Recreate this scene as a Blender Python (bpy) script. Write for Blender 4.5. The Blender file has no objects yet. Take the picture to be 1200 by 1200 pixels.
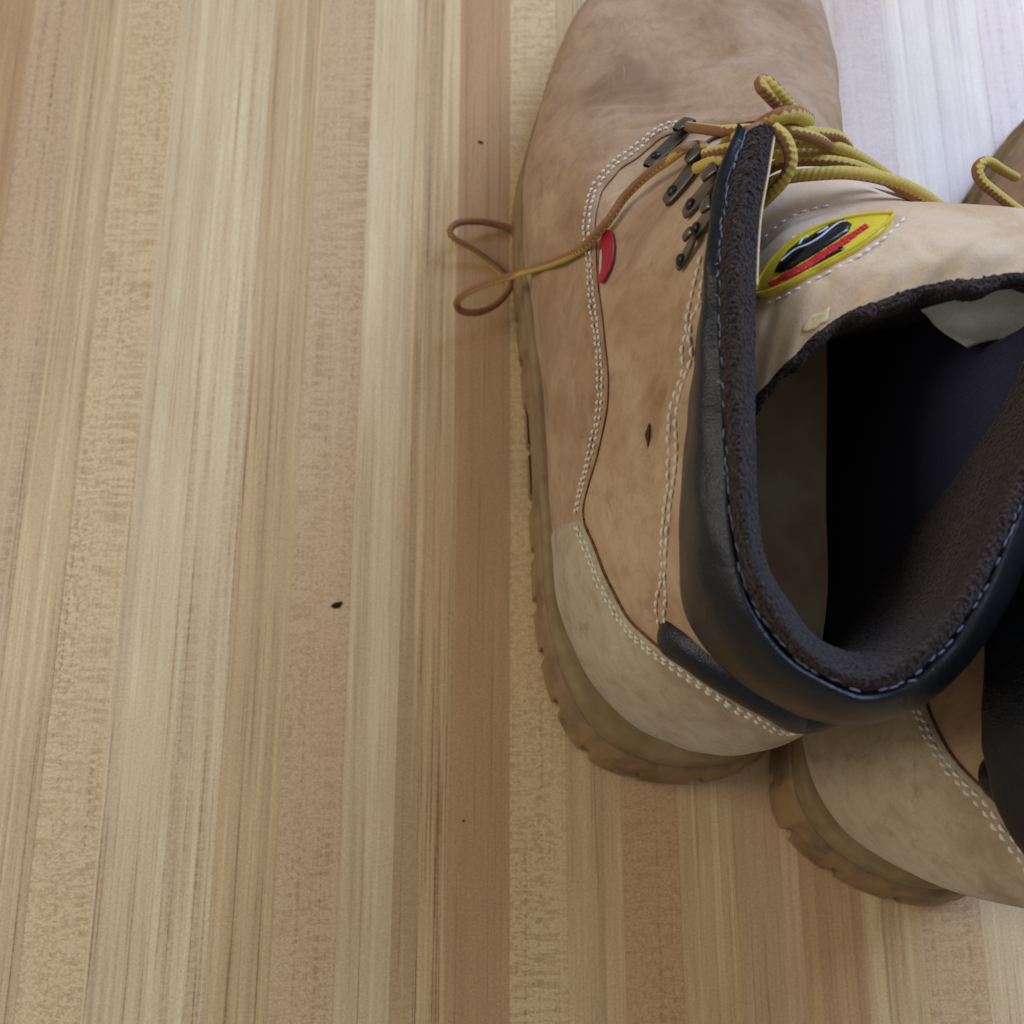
import bpy, math, random
import numpy as np
from mathutils import Vector
from mathutils.bvhtree import BVHTree
random.seed(7); rng = np.random.default_rng(7)
SC = bpy.context.scene
COL = SC.collection
CM = 0.01
# ---------------------------------------------------------------- camera
CAMH = 35.0; PITCH = math.radians(75.0); F = 1200.0      # centimetres / pixels of a 1200 px wide frame
cam_d = bpy.data.cameras.new('camera'); cam = bpy.data.objects.new('camera', cam_d); COL.objects.link(cam)
cam.location = (0, 0, CAMH*CM); cam.rotation_euler = (math.radians(90)-PITCH, 0, 0)
cam_d.sensor_width = 36; cam_d.lens = 36.0; cam_d.clip_start = 0.01; cam_d.clip_end = 50
cam_d.dof.use_dof = True; cam_d.dof.focus_distance = 0.27; cam_d.dof.aperture_fstop = 16
SC.camera = cam
# ---------------------------------------------------------------- world, lamps, exposure
w = bpy.data.worlds.new('World'); SC.world = w; w.use_nodes = True
bg = w.node_tree.nodes['Background']; bg.inputs[0].default_value = (1.0, 0.985, 0.96, 1); bg.inputs[1].default_value = 0.265
def area(name, loc, target, sx, sy, power, col):
    d = bpy.data.lights.new(name, 'AREA'); d.shape = 'RECTANGLE'; d.size = sx; d.size_y = sy
    d.energy = power; d.color = col
    o = bpy.data.objects.new(name, d); COL.objects.link(o); o.location = loc
    o.rotation_euler = (Vector(target)-Vector(loc)).to_track_quat('-Z', 'Y').to_euler()
    return o
area('window_light', (1.02, 1.06, 1.10), (0.14, 0.15, 0.0), 1.0, 1.0, 38, (0.46, 0.61, 1.0))
area('far_window_light', (-1.45, 0.35, 1.1), (0.0, 0.05, 0.05), 0.7, 0.7, 10, (1.0, 0.94, 0.86))
SC.view_settings.view_transform = 'Standard'; SC.view_settings.look = 'None'
SC.view_settings.exposure = 0.0; SC.view_settings.gamma = 1.0
SC.render.engine = 'CYCLES'
SC.render.resolution_x = 1024; SC.render.resolution_y = 1024
# ---------------------------------------------------------------- projection helpers (where a point seen in the photo stands, given its height)
cp, sp = math.cos(PITCH), math.sin(PITCH)
FW = np.array([0, cp, -sp]); UP = np.array([0, sp, cp]); CAM = np.array([0, 0, CAMH])
def ray(u, v): return np.array([1.0, 0, 0])*(u-600)/F + UP*(600-v)/F + FW
def P(u, v, z):
    d = ray(u, v); t = (z-CAMH)/d[2]; return CAM + d*t
def proj(p):
    q = np.asarray(p)-CAM; dep = q@FW
    return np.array([600+F*q[0]/dep, 600-F*(q@UP)/dep])
# ---------------------------------------------------------------- materials
def lin(c):
    o = []
    for x in c:
        x /= 255.0; o.append(x/12.92 if x <= .04045 else ((x+.055)/1.055)**2.4)
    return (*o, 1.0)
class NT:
    def __init__(s, name, rough=.6, spec=.3):
        s.m = bpy.data.materials.new(name); s.m.use_nodes = True; s.t = s.m.node_tree; s.b = s.t.nodes['Principled BSDF']
        s.b.inputs['Roughness'].default_value = rough; s.b.inputs['Specular IOR Level'].default_value = spec
        s.co = s.t.nodes.new('ShaderNodeTexCoord')
    def n(s, kind, **kw):
        x = s.t.nodes.new(kind)
        for k, v in kw.items():
            if k in x.inputs.keys() if hasattr(x.inputs, 'keys') else False: x.inputs[k].default_value = v
            else: setattr(x, k, v)
        return x
    def l(s, a, b): s.t.links.new(a, b)
    def coord(s, scale=(1, 1, 1), uv=False, rot=(0, 0, 0), loc=(0, 0, 0)):
        mp = s.t.nodes.new('ShaderNodeMapping'); s.l(s.co.outputs['UV' if uv else 'Object'], mp.inputs[0])
        k = 1 if uv else 100
        mp.inputs['Scale'].default_value = [a*k for a in scale]; mp.inputs['Rotation'].default_value = rot; mp.inputs['Location'].default_value = loc
        return mp.outputs[0]
    def noise(s, vec, scale, detail=4, rough=.55, dist=0):
        x = s.t.nodes.new('ShaderNodeTexNoise'); s.l(vec, x.inputs['Vector'])
        x.inputs['Scale'].default_value = scale; x.inputs['Detail'].default_value = detail; x.inputs['Roughness'].default_value = rough; x.inputs['Distortion'].default_value = dist
        return x.outputs['Fac']
    def ramp(s, fac, stops, interp='LINEAR'):
        x = s.t.nodes.new('ShaderNodeValToRGB'); x.color_ramp.interpolation = interp; s.l(fac, x.inputs[0])
        e = x.color_ramp.elements
        while len(e) < len(stops): e.new(.5)
        for i, (p, c) in enumerate(stops):
            e[i].position = p; e[i].color = c if len(c) == 4 else (*c, 1)
        return x.outputs[0]
    def gray(s, fac, a, b): return s.ramp(fac, [(a, (0, 0, 0, 1)), (b, (1, 1, 1, 1))])
    def mix(s, fac, a, b, mode='MIX'):
        x = s.t.nodes.new('ShaderNodeMix'); x.data_type = 'RGBA'; x.blend_type = mode
        for idx, val in ((0, fac), (6, a), (7, b)):
            if isinstance(val, (int, float)): x.inputs[idx].default_value = val
            elif isinstance(val, tuple): x.inputs[idx].default_value = val
            else: s.l(val, x.inputs[idx])
        return x.outputs[2]
    def math(s, op, a, b=None):
        x = s.t.nodes.new('ShaderNodeMath'); x.operation = op
        for i, val in enumerate((a, b)):
            if val is None: continue
            if isinstance(val, (int, float)): x.inputs[i].default_value = val
            else: s.l(val, x.inputs[i])
        return x.outputs[0]
    def bump(s, h, strength=.3, dist=.05):
        x = s.t.nodes.new('ShaderNodeBump'); x.inputs['Strength'].default_value = strength; x.inputs['Distance'].default_value = dist*CM
        s.l(h, x.inputs['Height']); s.l(x.outputs[0], s.b.inputs['Normal'])
    def color(s, c):
        if isinstance(c, tuple): s.b.inputs['Base Color'].default_value = c
        else: s.l(c, s.b.inputs['Base Color'])
def nubuck(name, c1, c2, c3, grease=.5, seed=0., cre=.2):
    k = NT(name, .8, .25)
    v = k.coord(loc=(seed, seed*2, 0)); big = k.noise(v, .3, 5, .62, .5); med = k.noise(v, 1.5, 6, .65, .3); fine = k.noise(v, 30, 3, .65)
    blot = k.noise(k.coord(loc=(seed*3, 4, 0)), .8, 6, .7, .8)
    scr = k.noise(k.coord((7, .9, 2), rot=(.2, 0, .35), loc=(seed, 0, 0)), 1.0, 5, .7, .6)
    col = k.ramp(big, [(.3, c3), (.47, c1), (.70, c2)])
    col = k.mix(k.math('MULTIPLY', k.gray(med, .48, .72), grease), col, c3)
    col = k.mix(k.math('MULTIPLY', k.gray(blot, .56, .70), grease*.8), col, tuple(x*.62 for x in c3[:3])+(1,))
    col = k.mix(k.math('MULTIPLY', k.gray(scr, .60, .74), .45), col, c2)
    col = k.mix(.22, col, k.ramp(fine, [(.3, (.22, .22, .22, 1)), (.7, (.82, .82, .82, 1))]), 'OVERLAY')
    k.color(col)
    vo = k.t.nodes.new('ShaderNodeTexVoronoi'); vo.feature = 'DISTANCE_TO_EDGE'; k.l(k.coord((1, .45, .7), rot=(0, 0, .3)), vo.inputs['Vector']); vo.inputs['Scale'].default_value = 2.2
    cr_ = k.math('MULTIPLY', k.gray(vo.outputs['Distance'], .0, .09), k.math('MULTIPLY', k.gray(big, .35, .65), cre))
    h = k.math('ADD', k.math('ADD', k.math('MULTIPLY', med, 1.0), k.math('MULTIPLY', fine, .25)), k.math('ADD', cr_, k.math('MULTIPLY', scr, .35)))
    k.bump(h, .55 if cre else .35, .06)
    k.b.inputs['Sheen Weight'].default_value = .12; k.b.inputs['Sheen Roughness'].default_value = .5
    return k.m
M = {}
M['vamp'] = nubuck('nubuck_vamp', lin((168, 134, 98)), lin((188, 156, 120)), lin((138, 103, 70)), .55, 3.)
M['quarter'] = nubuck('nubuck_quarter', lin((180, 146, 108)), lin((200, 172, 136)), lin((152, 116, 80)), .5, 9.)
M['counter'] = nubuck('nubuck_counter', lin((176, 158, 126)), lin((192, 176, 146)), lin((148, 124, 92)), .6, 5.)
M['tongue'] = nubuck('tongue_leather', lin((212, 182, 142)), lin((222, 200, 168)), lin((190, 154, 108)), .3, 1., 0.)
k = NT('raw_leather_edge', .85, .1); k.color(k.ramp(k.noise(k.coord(), 6), [(.3, lin((92, 62, 42))), (.7, lin((140, 102, 74)))])); M['edge'] = k.m
k = NT('black_collar_leather', .3, .42)
v = k.coord(); k.color(k.ramp(k.noise(v, .8, 4), [(.3, lin((5, 7, 10))), (.7, lin((12, 15, 21)))]))
k.bump(k.math('ADD', k.noise(v, 22, 4), k.math('MULTIPLY', k.noise(v, 1.8, 5, .6, .8), 2.4)), .32, .05); M['black'] = k.m
k = NT('terry_lining', .95, .1)
v = k.coord(); vo = k.t.nodes.new('ShaderNodeTexVoronoi'); k.l(v, vo.inputs['Vector']); vo.inputs['Scale'].default_value = 9
f = k.noise(v, 14, 3)
k.color(k.mix(k.gray(f, .35, .7), lin((26, 20, 17)), lin((86, 68, 58))))
k.bump(k.math('ADD', f, k.math('MULTIPLY', vo.outputs['Distance'], -1.0)), 1.0, .14)
k.b.inputs['Sheen Weight'].default_value = .1; M['terry'] = k.m
k = NT('woven_lining', .9, .15)
v = k.coord(); f = k.noise(v, 18, 3)
k.color(k.mix(f, lin((34, 34, 46)), lin((62, 60, 76)))); k.bump(f, .5, .05); M['lining'] = k.m
k = NT('footbed_cloth', .95, .1); k.color(k.ramp(k.noise(k.coord(), .5, 5), [(.3, lin((214, 172, 130))), (.7, lin((226, 222, 184)))])); M['footbed'] = k.m
k = NT('gum_outsole', .5, .35); v = k.coord(); f = k.noise(v, .6, 5, .6)
k.color(k.ramp(f, [(.3, lin((98, 78, 52))), (.52, lin((146, 114, 74))), (.75, lin((116, 94, 64)))]))
k.b.inputs['Subsurface Weight'].default_value = .12; k.b.inputs['Subsurface Radius'].default_value = (.004, .002, .001)
k.bump(k.noise(v, 8, 4), .25, .05); M['gum'] = k.m
k = NT('welt_rubber', .68, .25); v = k.coord()
k.color(k.ramp(k.noise(v, .8, 5, .6), [(.3, lin((120, 98, 64))), (.7, lin((152, 130, 90)))]))
k.bump(k.noise(v, 10, 4), .2, .04); M['welt'] = k.m
def plain(name, c, rough=.6, spec=.3, metal=0., bs=0.):
    k = NT(name, rough, spec); f = k.noise(k.coord(), 9, 3)
    c2 = tuple(min(1, x*.72) for x in c[:3])+(1,)
    k.color(k.mix(f, c2, tuple(min(1, x*1.15) for x in c[:3])+(1,))); k.b.inputs['Metallic'].default_value = metal
    if bs: k.bump(f, bs, .03)
    return k.m
M['thread'] = plain('cream_thread', lin((226, 216, 194)), .75, .2)
M['white'] = plain('white_thread', lin((235, 235, 240)), .7, .3)
M['lint'] = plain('white_lint', lin((128, 128, 142)), .8, .2)
M['metal'] = plain('gunmetal', lin((112, 106, 94)), .36, .5, .85, .2)
M['rivet'] = plain('dark_rivet', lin((60, 58, 55)), .4, .5, .8)
M['yellow'] = plain('yellow_rubber', lin((224, 202, 56)), .35, .5)
M['black_print'] = plain('black_gloss_rubber', lin((16, 16, 18)), .18, .6)
M['red_print'] = plain('red_rubber', lin((205, 40, 48)), .4, .4)
M['silver'] = plain('silver_highlight', lin((226, 232, 240)), .3, .5)
M['red_tag'] = plain('red_satin_tag', lin((168, 14, 34)), .4, .5)
M['satin'] = plain('grey_satin', lin((186, 186, 168)), .5, .4, 0, .1)
M['scuff'] = plain('peeled_leather', lin((236, 212, 160)), .9, .1, 0, .8)
M['tear'] = plain('torn_dark_leather', lin((84, 60, 48)), .9, .1)
M['crumb'] = plain('dark_crumb', lin((34, 28, 24)), .8, .2)
def lace_mat():
    k = NT('two_tone_lace', .8, .2)
    sx = k.t.nodes.new('ShaderNodeSeparateXYZ'); k.l(k.co.outputs['UV'], sx.inputs[0])
    u, v = sx.outputs[0], sx.outputs[1]
    saw = k.math('PINGPONG', k.math('MULTIPLY', u, 13.0), 1.0)          # zig-zag border of the weave
    e = k.math('ADD', v, k.math('MULTIPLY', k.math('SUBTRACT', saw, .5), .08))
    tri = k.math('PINGPONG', e, .5)                                   # 0 at top seam .. .5 at bottom seam
    side = k.math('GREATER_THAN', k.math('FRACT', k.math('ADD', e, 1.0)), .5)
    f = k.noise(k.coord(), 20, 3)
    br = k.mix(f, lin((116, 78, 52)), lin((176, 128, 88))); ye = k.mix(f, lin((170, 138, 60)), lin((228, 206, 112)))
    k.color(k.mix(side, br, ye))
    rib = k.math('SINE', k.math('ADD', k.math('MULTIPLY', u, 44.0), k.math('MULTIPLY', v, 12.566)))
    k.bump(k.math('ADD', rib, k.math('MULTIPLY', f, 1.5)), .32, .03)
    return k.m
M['lace'] = lace_mat()
# ---------------------------------------------------------------- mesh helpers
def link(name, me, mats, parent):
    for m in (mats if isinstance(mats, (list, tuple)) else [mats]): me.materials.append(m)
    o = bpy.data.objects.new(name, me); COL.objects.link(o)
    if parent: o.parent = parent
    return o
class Local:                                   # centimetre world points -> an object's own space (mirrored for the other boot)
    def __init__(s, org=(0, 0, 0), mirror=False, lean=0.): s.o = np.array(org, float); s.mir = mirror; s.lean = lean
    def __call__(s, p):
        q = (np.asarray(p, float)-s.o)*CM
        if s.mir: q = q*np.array([-1, 1, 1])
        if s.lean: q = q+np.stack([np.clip(q[..., 2]-3*CM, 0, 1)*s.lean*np.clip((.19-q[..., 1])/.06, .62, 1)+.07*np.clip(q[..., 1]-.13, 0, 1), 0*q[..., 2], 0*q[..., 2]], -1)
        return q
def mesh(name, verts, faces, mat, parent, L, smooth=True, uvs=None, midx=None):
    me = bpy.data.meshes.new(name)
    v = L(verts)
    if L.mir: faces = [f[::-1] for f in faces]
    me.from_pydata(v.tolist(), [], faces); 
    if smooth: me.polygons.foreach_set('use_smooth', [True]*len(me.polygons))
    if uvs is not None:
        uvl = me.uv_layers.new(name='uv'); li = np.empty(len(me.loops), np.int32); me.loops.foreach_get('vertex_index', li)
        uvl.data.foreach_set('uv', np.asarray(uvs)[li].astype(np.float32).ravel())
    o = link(name, me, mat, parent)
    if midx is not None: me.polygons.foreach_set('material_index', midx)
    me.update(); return o
def gridfaces(nu, nv, cu=False, off=0, flip=False):
    fs = []
    for i in range(nu if cu else nu-1):
        i2 = (i+1) % nu
        for j in range(nv-1):
            q = [off+i*nv+j, off+i2*nv+j, off+i2*nv+j+1, off+i*nv+j+1]
            fs.append(q[::-1] if flip else q)
    return fs
def grid(name, pts, mat, parent, L, cu=False, flip=False, uvs=None, midx=None):
    nu, nv, _ = pts.shape
    return mesh(name, pts.reshape(-1, 3), gridfaces(nu, nv, cu, 0, flip), mat, parent, L, True, uvs, midx)
def cr(ctrl, x, closed=False):                 # Catmull-Rom through ctrl[n,...] at parameters x (index units)
    ctrl = np.asarray(ctrl, float); n = len(ctrl); x = np.asarray(x, float)
    i = np.floor(x).astype(int)
    if not closed: i = np.clip(i, 0, n-2)
    f = x-i
    def g(j):
        if closed: return ctrl[j % n]
        e = np.concatenate([[2*ctrl[0]-ctrl[1]], ctrl, [2*ctrl[-1]-ctrl[-2]]]); return e[j+1]
    f = f.reshape(f.shape+(1,)*(ctrl.ndim-1))
    a, b, c, d = g(i-1), g(i), g(i+1), g(i+2)
    return .5*((2*b)+(c-a)*f+(2*a-5*b+4*c-d)*f*f+(3*b-a-3*c+d)*f**3)
def resample(pts, step):
    pts = np.asarray(pts, float); d = np.r_[0, np.cumsum(np.linalg.norm(np.diff(pts, axis=0), axis=1))]
    n = max(2, int(d[-1]/step)+1); s = np.linspace(0, d[-1], n)
    return np.stack([np.interp(s, d, pts[:, k]) for k in range(pts.shape[1])], 1), s
def smooth_path(ctrl, step=.1):
    c = np.asarray(ctrl, float); return resample(cr(c, np.linspace(0, len(c)-1, len(c)*24)), step)
def tube_geo(path, s, rad, seg=12, phase=0., off=0, flat=1.0):
    T = np.gradient(path, axis=0); T /= np.linalg.norm(T, axis=1)[:, None]+1e-9
    side = np.cross(T, [0, 0, 1.]); nn = np.linalg.norm(side, axis=1)
    for i in range(len(side)):
        if nn[i] < .15: side[i] = side[i-1] if i else (1, 0, 0)
    side /= np.linalg.norm(side, axis=1)[:, None]; up = np.cross(side, T)
    r = np.broadcast_to(rad, (len(path),))
    vs, uv = [], []
    for j in range(seg+1):
        a = 2*math.pi*j/seg
        vs.append(path+(side*math.sin(a+phase)+up*flat*math.cos(a+phase))*r[:, None]); uv.append(np.stack([s, np.full(len(s), j/seg)], 1))
    V = np.stack(vs, 1); U = np.stack(uv, 1)
    f = gridfaces(len(path), seg+1, False, off)
    V = V.reshape(-1, 3); U = U.reshape(-1, 2); n = len(path)
    c0 = off+len(V); V = np.vstack([V, path[:1], path[-1:]]); U = np.vstack([U, U[:1], U[-1:]])
    for j in range(seg):
        f.append([c0, off+j, off+j+1]); f.append([c0+1, off+(n-1)*(seg+1)+j+1, off+(n-1)*(seg+1)+j])
    return V, f, U
def tube(name, ctrl, rad, mat, parent, L, seg=12, step=.08, phase=0., flat=1.0, taper=0):
    p, s = smooth_path(ctrl, step); r = np.full(len(p), rad)
    if taper: r = rad*np.clip(np.minimum(s, s[-1]-s)/taper, .05, 1)**.5
    V, f, U = tube_geo(p, s, r, seg, phase, 0, flat)
    return mesh(name, V, f, mat, parent, L, True, U)
def stitches(name, segs, mat, parent, L, r=.045):
    """segs: list of (start, end, normal) - each one thread loop lying on the surface"""
    V, Fc = [], []
    prof = [(0, .0), (.12, .75), (.5, 1.), (.88, .75), (1, .0)]; ns = 6
    for a, b, n in segs:
        a, b, n = map(np.asarray, (a, b, n)); t = b-a; sd = np.cross(n, t); sd = sd/(np.linalg.norm(sd)+1e-9)
        o = len(V)
        for (x, rr) in prof:
            c = a+t*x+n*(r*(.2+.7*math.sin(math.pi*x)))
            for j in range(ns):
                an = 2*math.pi*j/ns; V.append(c+(sd*math.cos(an)+n*math.sin(an)*.8)*r*max(rr, .05))
        for i in range(len(prof)-1):
            for j in range(ns):
                j2 = (j+1) % ns; Fc.append([o+i*ns+j, o+i*ns+j2, o+(i+1)*ns+j2, o+(i+1)*ns+j])
    o = mesh(name, np.array(V), Fc, mat, parent, L); o['kind'] = 'stuff'; return o
def tag(o, label=None, cat=None, group=None, kind=None):
    for k_, v_ in (('label', label), ('category', cat), ('group', group), ('kind', kind)):
        if v_: o[k_] = v_
    return o
def empty(name, loc, rz=0):
    o = bpy.data.objects.new(name, None); COL.objects.link(o); o.location = loc; o.rotation_euler = (0, 0, rz); o.empty_display_size = .02
    return o
# ================================================================ THE TABLE
W0 = Local()
table = empty('table', (0, 0, 0)); tag(table, 'butcher block table top of glued pale maple strips carrying the pair of boots', 'table')
def wood(name, base, dark, light, fleck=0., streak=.5, seed=0.):
    k = NT(name, .36, .5); k.b.inputs['Coat Weight'].default_value = .5; k.b.inputs['Coat Roughness'].default_value = .32
    k.b.inputs['Coat Tint'].default_value = (1, .97, .92, 1)
    o = (seed*3.1, seed*7.7, 0)
    a = k.noise(k.coord((1.5, .03, 1), loc=o), 1.0, 5, .62, .3)          # broad growth bands
    b = k.noise(k.coord((5.5, .07, 1), loc=o), 1.0, 5, .6, .15)          # long streaks
    fib = k.noise(k.coord((26, 1.1, 1), loc=o), 1.0, 3, .6)
    br = k.noise(k.coord((.3, .10, 1), loc=o), 1.0, 4)
    s = k.math('ADD', k.math('MULTIPLY', a, .55), k.math('MULTIPLY', b, .45)); w_ = .10/streak*.45
    col = k.ramp(s, [(.5-w_, dark), (.5-w_*.25, base), (.5+w_*.35, base), (.5+w_, light)])
    col = k.mix(k.math('MULTIPLY', k.gray(br, .42, .66), .45), col, dark)
    col = k.mix(.25, col, k.ramp(fib, [(.3, (.2, .2, .2, 1)), (.7, (.8, .8, .8, 1))]), 'OVERLAY')
    # ray figure: short bars lying across the strip, broken up by a slanting ripple
    sx = k.t.nodes.new('ShaderNodeSeparateXYZ'); k.l(k.coord((1, 1, 1), loc=o), sx.inputs[0])
    bars = k.noise(k.coord((.75, 5.5, 1), loc=o), 1.0, 3, .55, .25)
    zig = k.noise(k.coord((4.5, 6.5, 1), rot=(0, 0, -.5), loc=o), 1.0, 2, .5, .35)
    where = k.gray(k.noise(k.coord((.55, .09, 1), loc=(o[0]+3, o[1], 0)), 1.0, 2), .38, .62)
    mixn = k.mix(where, zig, bars)
    mixn = k.math('ADD', k.math('MULTIPLY', mixn, .72), k.math('MULTIPLY', k.noise(k.coord((3.2, 17, 1), loc=o), 1.0, 3, .6, .2), .28))
    dk = k.gray(mixn, .495, .535); lt = k.gray(mixn, .495, .455)
    col = k.mix(k.math('MULTIPLY', dk, fleck*.85), col, dark)
    col = k.mix(k.math('MULTIPLY', lt, fleck*.85), col, light)
    ln = k.noise(k.coord((13, .05, 1), loc=(o[0]+5, o[1], 0)), 1.0, 3, .65, .1)          # crisp thin pores and lines
    col = k.mix(k.math('MULTIPLY', k.gray(ln, .60, .66), .5), col, dark); col = k.mix(k.math('MULTIPLY', k.gray(ln, .40, .34), .5), col, light)
    fz = k.noise(k.coord((11, 15, 1), loc=o), 1.0, 2, .5, .3)
    col = k.mix(.2+.15*fleck, col, k.ramp(fz, [(.35, (.25, .25, .25, 1)), (.65, (.75, .75, .75, 1))]), 'OVERLAY')
    k.color(col)
    rg = k.math('ADD', .30, k.math('MULTIPLY', k.noise(k.coord((.5, .3, .5)), 1.0, 6), .18)); k.l(rg, k.b.inputs['Roughness'])
    k.bump(k.math('ADD', fib, k.math('MULTIPLY', k.noise(k.coord((7, 7, 7)), 1.0, 2), .8)), .16, .02)
    return k.m
PAL = {'pink': ((184, 147, 106), (134, 94, 58), (212, 180, 136)), 'tan': ((188, 150, 101), (136, 96, 56), (218, 190, 140)),
       'cream': ((202, 171, 124), (152, 113, 71), (228, 206, 160)), 'brown': ((172, 133, 89), (132, 93, 57), (202, 165, 116)),
       'grey': ((186, 152, 110), (142, 104, 68), (212, 186, 142))}
def pal(n): return [lin(c) for c in PAL[n]]
bounds = [-34.9, -33.0, -31.1, -29.1, -27.2, -25.2, -23.3, -21.4, -19.4, -17.5, -15.55, -13.5, -11.55, -9.65, -7.65, -5.6, -3.85, -2.07, -.08, 1.78, 3.6, 5.42, 7.35, 9.3, 11.2, 13.1, 15.0, 16.9, 18.9, 20.8, 22.7, 24.7, 26.6, 28.6, 30.5, 32.4, 34.3, 36.3, 38.2, 40.1]
kinds = {-17.5: ('tan', .25, .8), -15.55: ('tan', 1., .5), -13.5: ('cream', .15, .5), -11.55: ('cream', .3, 1.), -9.65: ('tan', .1, .6), -7.65: ('pink', .85, .4),
         -5.6: ('cream', .1, .6), -3.85: ('tan', .15, 1.), -2.07: ('brown', .04, .35), -.08: ('tan', 1., .4), 1.78: ('tan', .1, .6), 3.6: ('brown', .9, .3), 5.42: ('tan', .06, .6),
         7.35: ('pink', .05, .5), 9.3: ('brown', .05, .7), 11.2: ('tan', .1, .9), 13.1: ('pink', .8, .5), 15.0: ('cream', .1, .5), -19.4: ('pink', .6, .7), 16.9: ('grey', .1, .9), 18.9: ('pink', .5, .6), 20.8: ('cream', .1, .9)}
def slab(x0, x1, y0, y1, z0, z1, bv):
    xs = [x0, x0+bv, x1-bv, x1]; V = []; 
    prof = [(x0, z0), (x0, z1-bv), (x0+bv, z1), (x1-bv, z1), (x1, z1-bv), (x1, z0)]
    ys = np.linspace(y0, y1, 2)
    for y in ys:
        for (x, z) in prof: V.append((x, y, z))
    Fc = [[j, (j+1) % 6, 6+(j+1) % 6, 6+j] for j in range(6)]+[[5, 4, 3, 2, 1, 0], [6, 7, 8, 9, 10, 11]]
    Fc = [f[::-1] for f in Fc]
    return np.array(V), Fc
for i in range(len(bounds)-1):
    x0, x1 = bounds[i], bounds[i+1]
    kd = kinds.get(x0, (random.choice(['pink', 'tan', 'cream', 'brown', 'grey']), random.choice([.1, .1, .8]), random.uniform(.4, .9)))
    c = pal(kd[0]); m = wood('maple_strip', c[0], c[1], c[2], kd[1], kd[2], seed=i*1.37+.5)
    g = .0015
    V, Fc = slab(x0+g, x1-g, -32, 62, -3.2, random.uniform(-.001, .001), .003)
    mesh('wood_strip', V, Fc, m, table, W0, smooth=False)
# ================================================================ BOOT SHAPE (centimetres, as it stands)
#      F (feather line)      L1                 L2                  L3                  T (top edge)            G (sole edge)
ST = [
 ((5.5, 1.25, 3), (5.9, 1.0, 5.5), (6.3, 1.15, 8), (6.7, 1.5, 10.5), (6.9, 1.9, 12.6), (5.4, .1)),
 ((3.66, 2.06, 3), (3.95, 1.9, 5.5), (4.45, 1.95, 8), (5.0, 2.2, 10.5), (5.3, 2.5, 12.6), (2.75, .7)),
 ((2.4, 3.6, 3), (2.65, 3.45, 5.5), (3.2, 3.4, 8), (3.75, 3.5, 10.5), (4.1, 3.7, 12.7), (1.42, 2.5)),
 ((1.62, 5.77, 3), (1.9, 5.6, 5.5), (2.6, 5.3, 8), (3.3, 5.1, 10.8), (3.8, 5.1, 13.1), (.8, 5.2)),
 ((1.33, 8.87, 3), (1.6, 8.4, 5.5), (2.4, 7.8, 8.2), (3.3, 7.2, 11), (4.0, 6.9, 13.6), (.62, 8.9)),
 ((1.1, 13.0, 3), (1.35, 12.2, 5.6), (2.3, 11, 8.8), (3.45, 10, 11.8), (4.3, 9.5, 14.2), (.42, 13.1)),
 ((.55, 17.75, 3), (.8, 17, 5.4), (2.2, 15.3, 8.4), (3.6, 13.6, 11), (4.9, 12.8, 14.3), (.05, 17.9)),
 ((.48, 19.5, 3), (.75, 18.9, 5.3), (2.2, 17.2, 8), (3.9, 15.6, 10.2), (5.5, 14.6, 13.6), (0.02, 19.8)),
 ((.6, 21.2, 3), (.95, 20.7, 5.2), (2.3, 19.2, 7.4), (3.8, 17.6, 9.0), (5.2, 16.8, 10.6), (.12, 21.6)),
 ((1.4, 24.65, 3), (1.8, 24.15, 4.85), (3.2, 22.5, 6.6), (4.5, 20.6, 7.6), (5.8, 18.0, 9.4), (1.2, 24.85)),
 ((2.95, 28.4, 3), (3.5, 27.6, 4.8), (4.7, 25.4, 6.2), (5.8, 22.8, 7.0), (6.7, 18.3, 9.6), (2.8, 28.6)),
 ((7.2, 32.0, 3), (7.3, 31.1, 4.9), (7.4, 28, 6.4), (7.5, 24, 6.9), (7.6, 18.3, 9.7), (7.2, 33.0)),
 ((10.3, 29.3, 3), (10.1, 28.4, 4.9), (9.6, 26, 6.1), (9.0, 23, 6.9), (8.4, 17.9, 9.5), (10.8, 30.1)),
 ((11.2, 25, 3), (11.0, 24.6, 5), (10.3, 22.6, 6.6), (9.6, 20.4, 7.5), (9.0, 17.2, 9.6), (11.7, 25.3)),
 ((11.1, 20.5, 3), (10.8, 20.2, 5.2), (10.2, 18.6, 7.3), (9.8, 17.0, 8.8), (9.5, 16.0, 10.2), (11.5, 20.6)),
 ((10.8, 18, 3), (10.6, 17.4, 5.4), (10.5, 16.2, 8.), (10.8, 14.8, 10.0), (11.9, 13.8, 12.0), (11.3, 18.0)),
 ((10.5, 16, 3), (10.4, 15.3, 5.5), (10.5, 14.2, 8.4), (11.0, 13.1, 11), (12.6, 12.3, 13.4), (11.0, 16.0)),
 ((10.0, 12, 3), (10.1, 11.5, 5.6), (10.4, 10.8, 8.8), (11, 10, 11.8), (12.6, 9.4, 13.9), (10.5, 12.)),
 ((9.7, 8.5, 3), (9.8, 8.2, 5.5), (10.1, 7.8, 8.2), (10.7, 7.3, 11), (11.6, 6.9, 13.5), (9.9, 8.5)),
 ((9.5, 5.5, 3), (9.6, 5.3, 5.5), (9.9, 5.1, 8), (10.4, 4.9, 10.8), (10.8, 4.9, 13.1), (9.4, 5.2)),
 ((8.8, 3.2, 3), (9.0, 3.0, 5.5), (9.3, 3.1, 8), (9.6, 3.3, 10.5), (9.8, 3.5, 12.7), (8.95, 2.4)),
 ((7.4, 1.8, 3), (7.7, 1.55, 5.5), (8.05, 1.75, 8), (8.35, 2.1, 10.5), (8.5, 2.4, 12.6), (7.8, .65)),
]
N = len(ST); TOE = 11
CT = np.array([[s[j] for j in range(5)] for s in ST], float)      # [22,5,3]
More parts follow.
